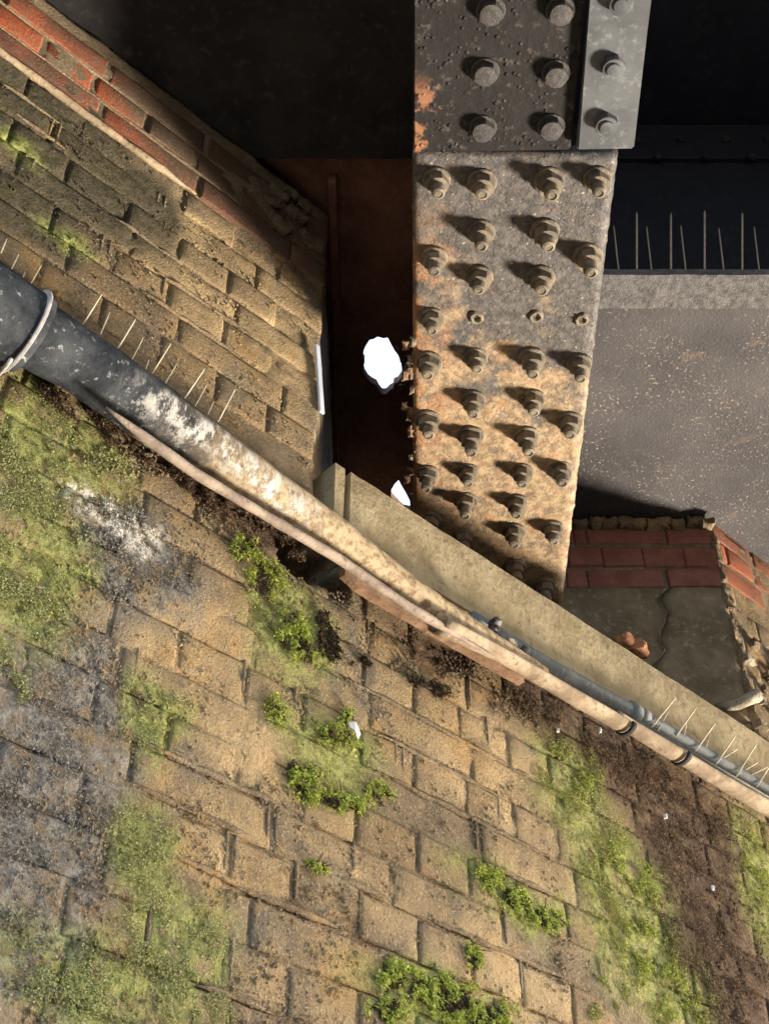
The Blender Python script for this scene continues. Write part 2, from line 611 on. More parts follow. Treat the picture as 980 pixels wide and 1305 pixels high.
M['leaf'] = leaf_mat('bright moss leaf', (.16, .20, .025), (.33, .38, .06), (.50, .52, .15))
M['leafpale'] = leaf_mat('pale moss leaf', (.17, .175, .06), (.31, .32, .12), (.46, .46, .23))
M['leafbrown'] = leaf_mat('dead brown moss', (.07, .04, .025), (.14, .09, .055), (.26, .20, .12))
M['leafdark'] = leaf_mat('dark humus and tuft shade', (.022, .017, .010), (.05, .036, .02), (.09, .06, .032))  # near black: humus of the roots, and shade painted into the tufts
M['leafolive'] = leaf_mat('olive moss leaf', (.13, .135, .03), (.27, .28, .07), (.44, .43, .15))

random.seed(7)
# ------------------------------------------------------------------ ground: towpath along the wall, far bank beyond the canal cut
M['gravel'] = simple('towpath gravel', [(.26, .235, .20), (.36, .33, .28), (.16, .14, .12)], 3, .95, .5, .01, .1)
for nm, o0, o1, z in (('towpath', -.5, 1.25, 0.0), ('far_bank', 5.2, 160, 0.0)):
    V = [P0z + DW * a_ + NW * o_ + UP * z for a_, o_ in ((-160, o0), (160, o0), (160, o1), (-160, o1))]
    V2 = [v - UP * .3 for v in V]
    o = link(nm, me_from(nm, V + V2, [(3, 2, 1, 0), (4, 5, 6, 7), (0, 1, 5, 4), (1, 2, 6, 5), (2, 3, 7, 6), (3, 0, 4, 7)]), M['gravel'], None)
    o['kind'] = 'structure'

# ------------------------------------------------------------------ abutment wall
CH = 0.0697                                   # course height
H0 = 2.369                                    # a bed joint
SL, SR = 0.122, 1.431                         # pocket corners along the wall
HS = 3.36                                     # top of the concrete sill
HB = 3.205                                    # underside of the sill
HTOP = 4.085                                  # top of the wall

wall = empty('abutment_wall', wp(0.3, 0, 0), 'mossy brown brick abutment wall below and left of the rain gutter', 'wall')
WM[wall.name] = Matrix.Translation(wp(0.3, 0, 0))

hole = sh(W(398, 706))                        # dark hole where bricks have fallen out


def core_depth(s, h):
    v = Vector((s * 40, h * 40, 3.3))
    dd = -.0048 + .0028 * fbm(v * .5) + .0014 * fbm(v * 3, 2)
    dd += .0085 * max(0, fbm(Vector((s * 5.5, h * 7.5, 9.1)), 3) - .02)
    if h > 3.832 and s < SL + .01: dd += .0050
    a = abs(s - hole[0]) / .065
    c = abs(h - hole[1]) / .048
    m = max(a, c) + .25 * fbm(v * .6)
    if m < 1.15:
        dd -= .11 * min(1, (1.15 - m) / .3)
    return dd


def core_part(name, s0, s1, h0, h1, cell):
    nu = int((s1 - s0) / cell); nv = int((h1 - h0) / cell)
    V, Fc = [], []
    for j in range(nv + 1):
        for i in range(nu + 1):
            s = s0 + (s1 - s0) * i / nu; h = h0 + (h1 - h0) * j / nv
            V.append(wp(s, h, core_depth(s, h)))
    for j in range(nv):
        for i in range(nu):
            a = j * (nu + 1) + i
            Fc.append((a, a + 1, a + nu + 2, a + nu + 1))
    n0 = len(V)
    # back and sides
    bd = .62
    corners = [(0, 0), (nu, 0), (nu, nv), (0, nv)]
    back = []
    ring = [j * 0 + i for i in range(nu + 1)]
    ring += [j * (nu + 1) + nu for j in range(1, nv + 1)]
    ring += [nv * (nu + 1) + i for i in range(nu - 1, -1, -1)]
    ring += [j * (nu + 1) for j in range(nv - 1, 0, -1)]
    for q in ring:
        back.append(len(V))
        V.append(V[q] - NW * bd)
    for k in range(len(ring)):
        k2 = (k + 1) % len(ring)
        Fc.append((ring[k2], ring[k], back[k], back[k2]))
    Fc.append(tuple(reversed(back)))
    me = me_from(name, V, Fc, True)
    stain(me)
    return link(name, me, M['mortar'], wall)


core_part('mortar_core', -.80, 1.90, 2.10, HB, .009)
core_part('mortar_core', -.80, SL, HB, HTOP, .009)
core_part('mortar_core', SR, 1.90, HB, 4.02, .012)
for (s0, s1, h0, h1) in ((-2.6, 3.6, .2, 2.10), (-2.6, -.80, 2.10, HTOP), (1.90, 3.6, 2.10, 4.02)):
    link('mortar_core', box_me('mortar_core', wp((s0 + s1) / 2, (h0 + h1) / 2, -.316), DW * (s1 - s0) / 2, UP * (h1 - h0) / 2, NW * .31), M['mortar'], wall)


def brick_mesh(L, H, seed, nu, nv, worn=1.0):
    V, Fc = [], []
    o = Vector((seed * 7.3, seed * 2.9, seed))
    for j in range(nv + 1):
        for i in range(nu + 1):
            tx = (0 if i == 0 else 1 if i == nu else .0045 / L + (1 - .009 / L) * (i - 1) / (nu - 2))
            tz = (0 if j == 0 else 1 if j == nv else .0045 / H + (1 - .009 / H) * (j - 1) / (nv - 2))
            x = (tx - .5) * L; z = (tz - .5) * H
            q = Vector((x * 34, z * 34, 0)) + o
            ex = min(i, nu - i); ez = min(j, nv - j)
            edge = (ex == 0) + (ez == 0)
            y = .0013 * worn * fbm(q) + .0013 * worn * fbm(q * 2.7, 2)
            if edge: y += .0014 + .0024 * worn * abs(fbm(q * 1.4))
            if edge == 2: y += .001
            if worn > .9: y += .006 * max(0, fbm(q * .55 + Vector((3, 3, 3)), 2) - .25)
            if edge:
                x += .0022 * fbm(q + Vector((9, 0, 0)), 2); z += .0022 * fbm(q + Vector((0, 9, 0)), 2)
            V.append((x, y, z))
    for j in range(nv):
        for i in range(nu):
            a = j * (nu + 1) + i
            Fc.append((a, a + 1, a + nu + 2, a + nu + 1))
    ring = [i for i in range(nu + 1)] + [j * (nu + 1) + nu for j in range(1, nv + 1)] + \
           [nv * (nu + 1) + i for i in range(nu - 1, -1, -1)] + [j * (nu + 1) for j in range(nv - 1, 0, -1)]
    back = []
    for q in ring:
        back.append(len(V)); V.append((V[q][0], .05, V[q][2]))
    for k in range(len(ring)):
        k2 = (k + 1) % len(ring)
        Fc.append((ring[k2], ring[k], back[k], back[k2]))
    me = me_from('brick', V, Fc, True)
    return me


HDR = [brick_mesh(.1055, CH - .0055, 10 + i, 7, 5) for i in range(18)]
STR = [brick_mesh(.2195, CH - .0055, 60 + i, 11, 5) for i in range(18)]
for me in HDR + STR: me.materials.append(M['brick'])
HDRr = [brick_mesh(.101, CH - .011, 110 + i, 4, 4, .35) for i in range(6)]
STRr = [brick_mesh(.214, CH - .011, 160 + i, 6, 4, .35) for i in range(8)]
for me in HDRr + STRr: me.materials.append(M['red'])
BROT = Matrix((DW.to_4d(), (-NW).to_4d(), UP.to_4d(), Vector((0, 0, 0, 1)))).transposed()
for i in range(4): BROT[3][i] = 1.0 if i == 3 else 0.0
for i in range(3): BROT[i][3] = 0.0


def wall_mw(s, h, off, sx=1.0, roll=0.0, flip=False):
    m = Matrix.Translation(wp(s, h, off)) @ BROT @ Matrix.Rotation(roll + (math.pi if flip else 0), 4, 'Y')
    return m @ Matrix.Diagonal((sx, 1, 1, 1))


OFFS = {1: .057, 3: .078, 5: .040, 7: .028, 9: .028, 17: -.078, 19: -.040, 15: .045}
nbrick = 0
rest = []
for k in range(-6, 25):
    h = H0 + CH * (k + .5)
    hdr = (k % 2 == 0)
    red = k >= 21
    pitch = .1125 if hdr else .2265
    off0 = OFFS.get(k, .010 if hdr else .030)
    n0 = int((-1.6 - off0) / pitch); n1 = int((2.7 - off0) / pitch)
    edges = [off0 + n * pitch + random.uniform(-.006, .006) for n in range(n0, n1 + 1)]
    for a, c in zip(edges[:-1], edges[1:]):
        # the pocket interrupts the courses
        segs = [(a, c)]
        if h > HB - .02:
            segs = []
            if a < SL: segs.append((a, min(c, SL)))
            if c > SR: segs.append((max(a, SR), c))
        for a2, c2 in segs:
            if c2 - a2 < .035: continue
            s = (a2 + c2) / 2
            if h > 4.02 and s > SR - .1: continue
            if h + CH * .5 > HTOP + .02: continue
            # over the sill the right return starts higher
            if s > SR - .01 and HB - .03 < h < HS + .03: continue
            if abs(s - hole[0]) < .085 and abs(h - hole[1]) < .052: continue
            sr = random.random()
            isred = red
            off = random.gauss(0, .0009)
            if sr < .09: off -= random.uniform(.004, .012)
            if isred and s < SL: off += .004 if k == 21 else (.0045 if k == 22 else .005)
            lst = (HDRr if hdr else STRr) if isred else (HDR if hdr else STR)
            me = random.choice(lst)
            base = (.1125 if hdr else .2265)
            sx = (c2 - a2) / base
            mw = wall_mw(s, h + random.uniform(-.002, .002), off, sx, random.gauss(0, .005), random.random() < .5)
            px, py, pz = project(wp(s, h))
            if -70 < px < 1050 and -60 < py < 1370 and (s < SL or s > SR or h < HB) and nbrick < 320:
                me = me.copy()
                stain(me, mw, isred)
                ob = link('brick', me, None, wall, mw)
                nbrick += 1
            else:
                rest.append((me, mw, isred))
# bricks outside the picture: one joined piece
bm = bmesh.new()
for me, mw, rd in rest:
    f0 = len(bm.faces)
    bm.from_mesh(me)
    vs = bm.verts[:] if False else None
    bm.verts.ensure_lookup_table()
    nv_ = len(me.vertices)
    bmesh.ops.transform(bm, matrix=mw, verts=bm.verts[-nv_:])
    bm.faces.ensure_lookup_table()
    for f in bm.faces[f0:]:
        f.material_index = 1 if rd else 0
me = bpy.data.meshes.new('brickwork'); bm.to_mesh(me); bm.free()
me.materials.append(M['brick']); me.materials.append(M['red'])
tag(link('brickwork', me, None, wall), kind='stuff')

JPX = [(169,845),(306,867),(372,901),(169,975),(347,1044),(199,1053),(293,1094),(373,1130),(323,1176),(455,1160),(194,1200),(289,1240),(473,811),(495,871),(560,904),(596,886),(619,940),(509,966),(604,974),(576,1007),(633,1037),(697,1063),(612,1070),(642,1191),(669,1258),(447,1093),(204,368),(269,409),(277,356),(212,301),(204,261),(133,318),(69,165),(34,212)]
# raised ribbons of old pointing
RID = [(-.15, .13, 2.655), (-.19, .09, 2.589), (-.09, .04, 2.517), (.02, .20, 2.513), (-.02, .10, 2.369), (.20, .63, 2.926),
       (.27, .55, 2.855), (.30, .66, 2.787), (.20, .30, 2.586), (.37, .68, 2.583), (-.27, -.05, 3.486), (-.25, -.03, 3.558),
       (-.60, -.48, 3.763), (-.58, -.46, 3.706), (.50, .66, 2.720), (-.35, -.2, 3.62)]
for s0, s1, h in RID:
    n = int((s1 - s0) / .012)
    pts, rr = [], []
    for i in range(n + 1):
        s = s0 + (s1 - s0) * i / n
        q = Vector((s * 26, h * 9, 1.1))
        pts.append(wp(s, h + .0022 * fbm(q), -.0016 + .0022 * fbm(q * 1.7)))
        rr.append(max(.0012, .0042 + .0022 * fbm(q * 2.3)) * min(1, .3 + 3 * min(i, n - i) / n))
    link('mortar_ridge', tube_me('mortar_ridge', pts, rr, 6), M['mortar'], wall)
# raised weathered pointing beside some upright joints
for (x, y) in JPX:
    s_, h_ = sh(W(x, y))
    kc = math.floor((h_ - H0) / CH)
    hc = H0 + CH * (kc + .5)
    for dx_ in ((.007,) if random.random() < .6 else (-.006, .009)):
        pts = [wp(s_ + dx_ + .0012 * fbm(Vector((i, x, y))), hc + CH * .42 * (i / 4 - 1) * 1.0 + CH * .21, -.0028 + .0015 * fbm(Vector((i * .7, y, x)))) for i in range(9)]
        link('mortar_ridge', tube_me('mortar_ridge', pts, [.0018, .0030, .0034, .0030, .0036, .0030, .0034, .0028, .0016], 6), M['mortar'], wall)
# cream mortar fillet under the projecting red courses
for s0, s1, h, o, r in ((-.85, -.20, H0 + CH * 21 - .001, .004, .0075), (-.85, -.10, H0 + CH * 22 + .001, .0015, .0035), (-.85, 0, H0 + CH * 23 + .001, .0015, .003)):
    n = 50
    pts = [wp(s0 + (s1 - s0) * i / n, h + .0015 * fbm(Vector((i * .4, h * 7, 2))), o + .002 * fbm(Vector((i * .3, h, 5)))) for i in range(n + 1)]
    rr = [r * (1 + .25 * fbm(Vector((i * .5, h * 3, 8)))) * min(1, .2 + (n - i) / 8) for i in range(n + 1)]
    link('mortar_fillet', tube_me('mortar_fillet', pts, rr, 6), M['fillet'] if r > .005 else M['mortar'], wall)

# crumbling end of the red courses beside the pocket
for i in range(9):
    s = random.uniform(-.04, .11); h = random.uniform(3.90, 4.06)
    r = random.uniform(.014, .034)
    link('mortar_lump', rough_me('mortar_lump', wp(s, h, .006), DW * r, UP * r * .55, NW * .014, .008, .007, 40, .004, i), M['mortar'], wall)

# ------------------------------------------------------------------ pocket: side cheek, floor, back wall
back = empty('bearing_pocket_wall', (0.5, 2.6, 3.3), 'dark recess wall with three red brick courses above cracked padstones, right of girder', 'wall')
WM[back.name] = Matrix.Translation((0.5, 2.6, 3.3))
YB = 2.533
link('mortar_core', aabox('mortar_core', .16, .845, YB + .007, 3.0, 3.0, 4.14), M['mortar'], back)
link('mortar_core', aabox('mortar_core', -.5, .158, YB + .012, 3.0, 3.0, 3.93), M['mortar'], back)
link('side_cheek', rough_me('side_cheek', Vector((-.20, 2.11, 3.68)), Vector((.072, 0, 0)), Vector((0, .44, 0)), Vector((0, 0, .41)), .03, .006, 12), M['stone'], back)
bm = bmesh.new()
pts = [wp(-.5, 0, -.30), wp(2.4, 0, -.30), Vector((2.0, 3.9, 0)), Vector((-.8, 3.0, 0))]
lo = [bm.verts.new((p.x, p.y, 3.0)) for p in pts]; hi = [bm.verts.new((p.x, p.y, 3.30)) for p in pts]
bm.faces.new(lo[::-1]); bm.faces.new(hi)
for i in range(4): bm.faces.new((lo[i], lo[(i + 1) % 4], hi[(i + 1) % 4], hi[i]))
link('shelf_floor', bm_me(bm, 'shelf_floor'), M['stone'], back)


def back_rect(x0, y0, x1, y1):
    a = Yp(x0, y1, YB); c = Yp(x1, y0, YB)
    return a.x, a.z, c.x, c.z


ROWS = [(672, 692, [(690, 730), (732, 745), (748.5, 845), (851, 903)]),
        (697, 721, [(700, 722), (725, 766), (769, 817.5), (821, 871), (873.5, 897), (899, 914)]),
        (725, 748, [(690, 720), (723, 747), (750, 845), (853, 917)])]
for y0, y1, xs in ROWS:
    for x0, x1 in xs:
        xa, za, xb, zb = back_rect(x0 + .8, y0 + .6, x1 - .8, y1 - .4)
        L_, H_ = xb - xa, zb - za
        me = brick_mesh(L_, H_, random.random() * 90, 6 if L_ > .12 else 4, 4, .4)
        me.materials.append(M['dullred'])
        link('brick', me, None, back, Matrix.Translation(((xa + xb) / 2, YB + random.uniform(-.004, .004), (za + zb) / 2)) @ Matrix.Rotation(R(-.8), 4, 'Y'))
# two padstones with a ragged crack between them
zt = Yp(800, 751, YB).z
zb_ = 3.22
crack = [(848, 751), (838, 765), (850, 782), (843, 800), (838, 815), (846, 830), (832, 850), (826, 880), (820, 920)]
cp = [Yp(x, y, YB) for x, y in crack]


def pad(name, left):
    n = len(cp)
    nu = 10
    V, Fc = [], []
    for j, c in enumerate(cp):
        z = c.z
        xe = c.x + (-.004 if left else .004)
        xo = -.1 if left else .838
        for i in range(nu + 1):
            t = i / nu
            x = xo + (xe - xo) * t
            q = Vector((x * 20, z * 20, 4 if left else 8))
            y = YB - .006 + .006 * fbm(q) + (.006 if i == nu else 0) + (.012 if not left and i == 0 else 0)
            V.append(Vector((x, y, z)))
    for j in range(n - 1):
        for i in range(nu):
            a = j * (nu + 1) + i
            Fc.append((a, a + 1, a + nu + 2, a + nu + 1) if not left else (a, a + nu + 1, a + nu + 2, a + 1))
    me = me_from(name, V, Fc, True)
    o = link(name, me, M['stone'], back)
    md = o.modifiers.new('thickness', 'SOLIDIFY'); md.thickness = .05; md.offset = -1
    return o


pad('padstone', True)
pad('padstone', False)
# lime run along the crack
def vein(P, r):
    pts, rr = [], []
    for a_, c_ in zip(P[:-1], P[1:]):
        for k in range(6):
            q = a_ + (c_ - a_) * (k / 6)
            w = noise.noise_vector(q * 60) * .006 + noise.noise_vector(q * 150) * .003
            pts.append(q + Vector((w.x, -.006, w.z)))
            rr.append(max(.0004, r * (.6 + 1.1 * fbm(q * 45))))
    link('lime_vein', tube_me('lime_vein', pts, rr, 5), M['lime'], back)


vein(cp[:8], .0016)
vein([Yp(x, y, YB) for x, y in ((872, 768), (880, 790), (886, 815), (897, 838), (905, 856))], .0013)
vein([Yp(x, y, YB) for x, y in ((862, 840), (880, 862), (905, 872), (930, 880))], .0010)
# ragged bedding mortar under the deck
for i in range(14):
    x = .36 + i * .036 + random.uniform(-.01, .01)
    link('bedding_mortar', rough_me('bedding_mortar', Vector((x, YB - .005, 4.012 + random.uniform(-.006, .006))), Vector((.022, 0, 0)), Vector((0, .02, 0)), Vector((0, 0, .013)), .012, .006, 50, .004, i), M['mortar'], back)
# worn lime on the pocket's right arris
for i in range(7):
    h = 3.42 + i * .085 + random.uniform(-.02, .02)
    link('mortar_lump', rough_me('mortar_lump', wp(SR + .010 + random.uniform(-.004, .006), h, -.006), DW * random.uniform(.008, .018), UP * random.uniform(.02, .045), NW * .010, .008, .006, 46, .003, 40 + i), M['mortar'], wall)
for i in range(26):
    s = random.uniform(SR + .02, SR + .22); h = random.uniform(3.38, 3.68)
    r = random.uniform(.008, .022)
    link('mortar_lump', rough_me('mortar_lump', wp(s, h, .0), DW * r, UP * r * .7, NW * .016, .012, .007, 40, .003, 70 + i), M['lime'] if i % 3 == 0 else M['mortar'], wall)

# ------------------------------------------------------------------ concrete sill
sill = empty('concrete_sill', wp(.8, HB, 0), 'buff concrete bearing sill running behind the gutter under the girder end', 'sill')
WM[sill.name] = Matrix.Translation(wp(.8, HB, 0))
sc = sh(W(437, 640))[0]


def sill_piece(s0, s1, h1, cell):
    link('sill_block', rough_me('sill_block', wp((s0 + s1) / 2, (HB + h1) / 2, -.14), DW * (s1 - s0) / 2, UP * (h1 - HB) / 2, NW * .152, cell, .0012, 14, .0015, s0), M['concrete'], sill)


sill_piece(sc + .006, 2.1, HS + .004, .02)
sill_piece(sc - .030, sc - .005, HS + .002, .02)

# ------------------------------------------------------------------ girder
ZF = 3.600
gird = empty('steel_girder', (0.2, 1.2, ZF), 'rusty bolted steel bridge girder seen from below', 'girder')
WM[gird.name] = Matrix.Translation((0.2, 1.2, ZF))


def plate(name, pix, z, th, mat, bev=.002, ext=None, cell=None, amp=0.0, ygrid=None):
    """flat plate whose underside outline is at height z"""
    P = [Zp(x, y, z) if not isinstance(y, str) else x for x, y in pix]
    bm = bmesh.new()
    lo = [bm.verts.new(p) for p in P]
    hi = [bm.verts.new(p + UP * th) for p in P]
    F = [bm.faces.new(lo), bm.faces.new(hi[::-1])]
    n = len(P)
    for i in range(n): F.append(bm.faces.new((lo[(i + 1) % n], lo[i], hi[i], hi[(i + 1) % n])))
    if bev:
        bmesh.ops.bevel(bm, geom=[e for e in bm.edges], offset=bev, segments=2, affect='EDGES', clamp_overlap=True)
    return link(name, bm_me(bm, name), mat, gird)


# bottom flange: a roughened sheet with worn edges
a0, a1 = Zp(526, 193, ZF), Zp(788, 196, ZF)
b0, b1 = Zp(527, 700, ZF), Zp(708, 835, ZF)
# straight edges carried on to the bearing
b0 = a0 + (Zp(527, 640, ZF) - a0) * 1.62
b0.y = min(b0.y, 2.50)
b1 = a1 + (Zp(715, 780, ZF) - a1) * ((b0.y - a1.y) / (Zp(715, 780, ZF).y - a1.y))
NU, NV = 34, 130
V, Fc = [], []
for j in range(NV + 1):
    for i in range(NU + 1):
        u, v = i / NU, j / NV
        p = (a0 * (1 - u) + a1 * u) * (1 - v) + (b0 * (1 - u) + b1 * u) * v
        e = min(i, NU - i)
        q = p * 28
        z = -.0016 * fbm(q) - .0011 * fbm(q * 3.3, 2)
        if e == 0:
            z += .004
            p = p + Vector((.0016 * fbm(p * 60, 3) * 1.6, 0, 0))
        if j == 0: z += .003
        V.append(p + UP * z)
for j in range(NV):
    for i in range(NU):
        a = j * (NU + 1) + i
        Fc.append((a, a + NU + 1, a + NU + 2, a + 1))
ring = [i for i in range(NU + 1)] + [j * (NU + 1) + NU for j in range(1, NV + 1)] + [NV * (NU + 1) + i for i in range(NU - 1, -1, -1)] + [j * (NU + 1) for j in range(NV - 1, 0, -1)]
bk = []
for q in ring:
    bk.append(len(V)); V.append(V[q] + UP * .022)
for k in range(len(ring)):
    k2 = (k + 1) % len(ring)
    Fc.append((ring[k], ring[k2], bk[k2], bk[k]))
Fc.append(tuple(bk))
link('flange_plate', me_from('flange_plate', V, Fc, True), M['steel'], gird)

plate('cover_plate', [(526, -420), (792, -420), (727, 191), (527, 195)], ZF - .010, .022, M['cover'], .0025)
plate('angle_leg', [(752, 0), (735, 191), (808, 190), (830, 0), (880, -420), (796, -420)], ZF - .030, .018, M['angle'], .003)
link('angle_upstand', box_me('angle_upstand', Vector((.352, .52, ZF + .08)), Vector((.006, 0, 0)), Vector((0, .50, 0)), Vector((0, 0, .095))), M['angle'], gird)
link('web_plate', aabox('web_plate', .208, .224, -.6, b0.y, ZF + .02, 4.88), M['navy'], gird)
link('bearing_plate', aabox('bearing_plate', .08, .36, 2.42, 2.52, 3.30, ZF - .003), M['soot'], gird)


def hexr(an, r):
    k = (an % (math.pi / 3)) - math.pi / 6
    return r * math.cos(math.pi / 6) / math.cos(k)


def lathe(name, prof, n=18, hexa=()):
    """prof: list of (r, z) going down; stations listed in hexa get a hexagonal outline"""
    V, Fc = [], []
    for i, (r, z) in enumerate(prof):
        for k in range(n):
            an = 2 * math.pi * k / n
            rr = hexr(an, r) if i in hexa else r
            V.append((rr * math.cos(an), rr * math.sin(an), z))
    for i in range(len(prof) - 1):
        for k in range(n):
            k2 = (k + 1) % n
            Fc.append((i * n + k, (i + 1) * n + k, (i + 1) * n + k2, i * n + k2))
    Fc.append(tuple((len(prof) - 1) * n + k for k in range(n)))
    return me_from(name, V, Fc)


ME_W = lathe('washer', [(.0225, .004), (.0222, -.0028), (.0205, -.0042), (.012, -.0042)])
ME_N = lathe('nut', [(.0182, 0), (.0182, -.013), (.0165, -.0162), (.0118, -.0166)], 24, (0, 1))
ME_S = lathe('shank', [(.0102, 0), (.0102, -.022), (.0112, -.0225), (.0103, -.024), (.0112, -.0255), (.0103, -.027), (.0098, -.0295), (.0062, -.0308), (.0055, -.0296), (.001, -.0296)])
for m_ in (ME_W, ME_N, ME_S): m_.materials.append(M['bolt'])
ME_H = lathe('hex_head', [(.0172, .002), (.0172, -.011), (.015, -.0135), (.006, -.0142)], 24, (0, 1))
ME_HW = lathe('washer', [(.0205, .004), (.0205, -.002), (.0195, -.003), (.012, -.003)])
for m_ in (ME_H, ME_HW): m_.materials.append(M['bolt_dark'])
ME_A = lathe('hex_head', [(.0165, .002), (.0165, -.012), (.0155, -.0138), (.0102, -.0142), (.0098, -.017), (.004, -.0175)], 24, (0, 1))
ME_A.materials.append(M['angle'])

BOLTS = [(556, 228), (614, 231), (700, 230), (761, 227), (613, 295), (694, 294), (553, 328), (748.6, 325), (611, 352), (688.6, 353), (551, 405),
         (546.5, 461), (606, 455), (677, 456), (738, 463), (603, 509), (678.5, 508), (726, 537), (545, 535), (600, 555), (670.5, 555), (545, 603),
         (596, 601), (665, 601), (714, 599), (594, 638), (658, 640), (591, 683), (655, 677), (704, 673), (656, 722), (694, 747), (548, 662)]
BOLT = bpy.data.meshes.new('tmp')
for bx_, by_ in BOLTS:
    p = Zp(bx_, by_, ZF - .001)
    sc_ = 1.12 * random.uniform(.92, 1.06)
    t1 = Matrix.Translation(p) @ Matrix.Rotation(random.gauss(0, .05), 4, 'X') @ Matrix.Rotation(random.gauss(0, .05), 4, 'Y') @ Matrix.Rotation(random.uniform(0, 6), 4, 'Z') @ Matrix.Scale(sc_, 4)
    w = link('bolt', ME_S, None, gird, t1 @ Matrix.Diagonal((1, 1, random.uniform(1.1, 1.45), 1)))
    link('washer', ME_W, None, w, t1)
    link('nut', ME_N, None, w, t1 @ Matrix.Translation((0, 0, -.004)))
for bx_, by_ in [(625, 12), (714, 12), (618, 90), (708, 92), (615, 162), (702, 160), (628, -70), (722, -72)]:
    p = Zp(bx_, by_, ZF - .010)
    t1 = Matrix.Translation(p) @ Matrix.Rotation(random.uniform(0, 6), 4, 'Z') @ Matrix.Scale(1.1, 4)
    w = link('bolt', ME_H, None, gird, t1 @ Matrix.Translation((0, 0, -.002)))
    link('washer', ME_HW, None, w, t1)
for bx_, by_ in [(781, 82), (772, 155), (790, 0)]:
    p = Zp(bx_, by_, ZF - .030)
    link('bolt', ME_A, None, gird, Matrix.Translation(p) @ Matrix.Rotation(random.uniform(0, 6), 4, 'Z') @ Matrix.Scale(1.1, 4))
# three burred empty bolt holes
for bx_, by_ in [(607, 405), (683, 403), (741, 407)]:
    p = Zp(bx_, by_, ZF - .002)
    V, Fc = [], []
    n = 14
    for i, (r, z) in enumerate(((.0135, .002), (.011, -.0035), (.0075, -.003), (.005, .004), (.001, .004))):
        for k in range(n):
            an = 2 * math.pi * k / n
            rr = r * (1 + .3 * fbm(Vector((math.cos(an) * 2 + bx_, math.sin(an) * 2, i * .2))))
            V.append((rr * math.cos(an), rr * math.sin(an), z * (1 + .6 * fbm(Vector((math.cos(an) * 3, math.sin(an) * 3 + bx_, i))))))
    for i in range(4):
        for k in range(n):
            k2 = (k + 1) % n
            Fc.append((i * n + k, (i + 1) * n + k, (i + 1) * n + k2, i * n + k2))
    link('burred_hole', me_from('burred_hole', V, Fc, True), M['bolt'], gird, Matrix.Translation(p))

# rust scale packed between flange end and sill
for i in range(26):
    t = random.random()
    x, y = 535 + 170 * t + random.uniform(-6, 6), 662 + 118 * t + random.uniform(-8, 10)
    r = random.uniform(.006, .014)
    p = Zp(x, y, ZF - .004)
    link('rust_scale', rough_me('rust_scale', p, Vector((r, 0, 0)), Vector((0, r, 0)), Vector((0, 0, .006)), .008, .004, 70, .003, i), M['bolt'] if i % 2 else M['bolt_dark'], gird)

for i in range(22):
    x, y = random.uniform(514, 530), random.uniform(432, 640)
    if 545 < y < 600: x += 6
    r = random.uniform(.004, .010)
    link('rust_scale', rough_me('rust_scale', Zp(x, y, ZF + .006), Vector((r, 0, 0)), Vector((0, r * 1.5, 0)), Vector((0, 0, .005)), .007, .004, 70, .003, 90 + i), M['fascia'] if i % 3 else M['bolt'], gird)

# ------------------------------------------------------------------ deck
deck = empty('bridge_deck', (0, 1, 4.0), 'sooty black underside of the bridge deck above the wall', 'deck')
WM[deck.name] = Matrix.Translation((0, 1, 4.0))
link('soffit_plate', rough_me('soffit_plate', Vector((-1.3, .45, 4.105)), Vector((1.505, 0, 0)), Vector((0, 1.058, 0)), Vector((0, 0, .011)), .06, .004, 6, .001), M['soot'], deck)
ZR = 4.125
# rusted plate with holes through to the sky
h1 = [(464, 446), (466, 441), (471, 433), (476, 432), (481, 429), (489, 431), (494, 430), (498, 438), (503, 447), (507, 452), (511, 463), (512, 470), (512, 480), (507, 487), (502, 489), (501, 495), (497, 497), (492, 502), (487, 502), (483, 497), (480, 491), (474, 488), (469, 484), (465, 477), (463, 470), (465, 461), (462, 455)]
h2 = [(503, 617), (508, 612), (511, 618), (517, 628), (522, 638), (523, 652), (514, 650), (504, 640), (498, 633), (499, 624)]
h3 = [(463, 431), (466, 428), (468, 432), (465, 436)]
outer = [Vector((-1.2, 1.49, ZR)), Vector((.205, 1.49, ZR)), Vector((.205, 2.62, ZR)), Vector((-1.2, 2.62, ZR))]
loops = [outer] + [[Zp(x, y, ZR) for x, y in h] for h in (h1, h2, h3)]
flat = [p for l in loops for p in l]
tri = tessellate_polygon(loops)
me = me_from('rusted_plate', flat, [tuple(t) for t in tri])
bm = bmesh.new(); bm.from_mesh(me)
bmesh.ops.recalc_face_normals(bm, faces=bm.faces[:])
me = bm_me(bm, 'rusted_plate')
o = link('rusted_plate', me, M['rustplate'], deck)
o['label'] = 'red brown rusted plate with ragged holes showing bright sky'
md = o.modifiers.new('thickness', 'SOLIDIFY'); md.thickness = .022; md.offset = 1
for x0, x1, th in ((-.118, -.100, .035),):
    link('stiffener', aabox('stiffener', x0, x1, 1.56, 2.50, ZR - th, ZR - .002, .002), M['rustplate'], deck)
# curled flakes of rust by the hole
for (x, y, rx) in ((509, 446, .010), (514, 458, .012), (516, 478, .010), (512, 494, .012), (505, 441, .006), (517, 468, .008)):
    p = Zp(x, y, ZR - .006)
    link('rust_flake', rough_me('rust_flake', p, Vector((rx * .7, 0, 0)), Vector((0, rx, 0)), Vector((0, 0, .003)), .006, .004, 80, .002, x), M['bolt'], deck)
link('soffit_plate', rough_me('soffit_plate', Vector((1.43, 2.72, 4.042)), Vector((1.2, 0, 0)), Vector((0, .88, 0)), Vector((0, 0, .010)), .05, .002, 8, .001), M['panel'], deck)['label'] = 'grey speckled soffit plate right of the girder'
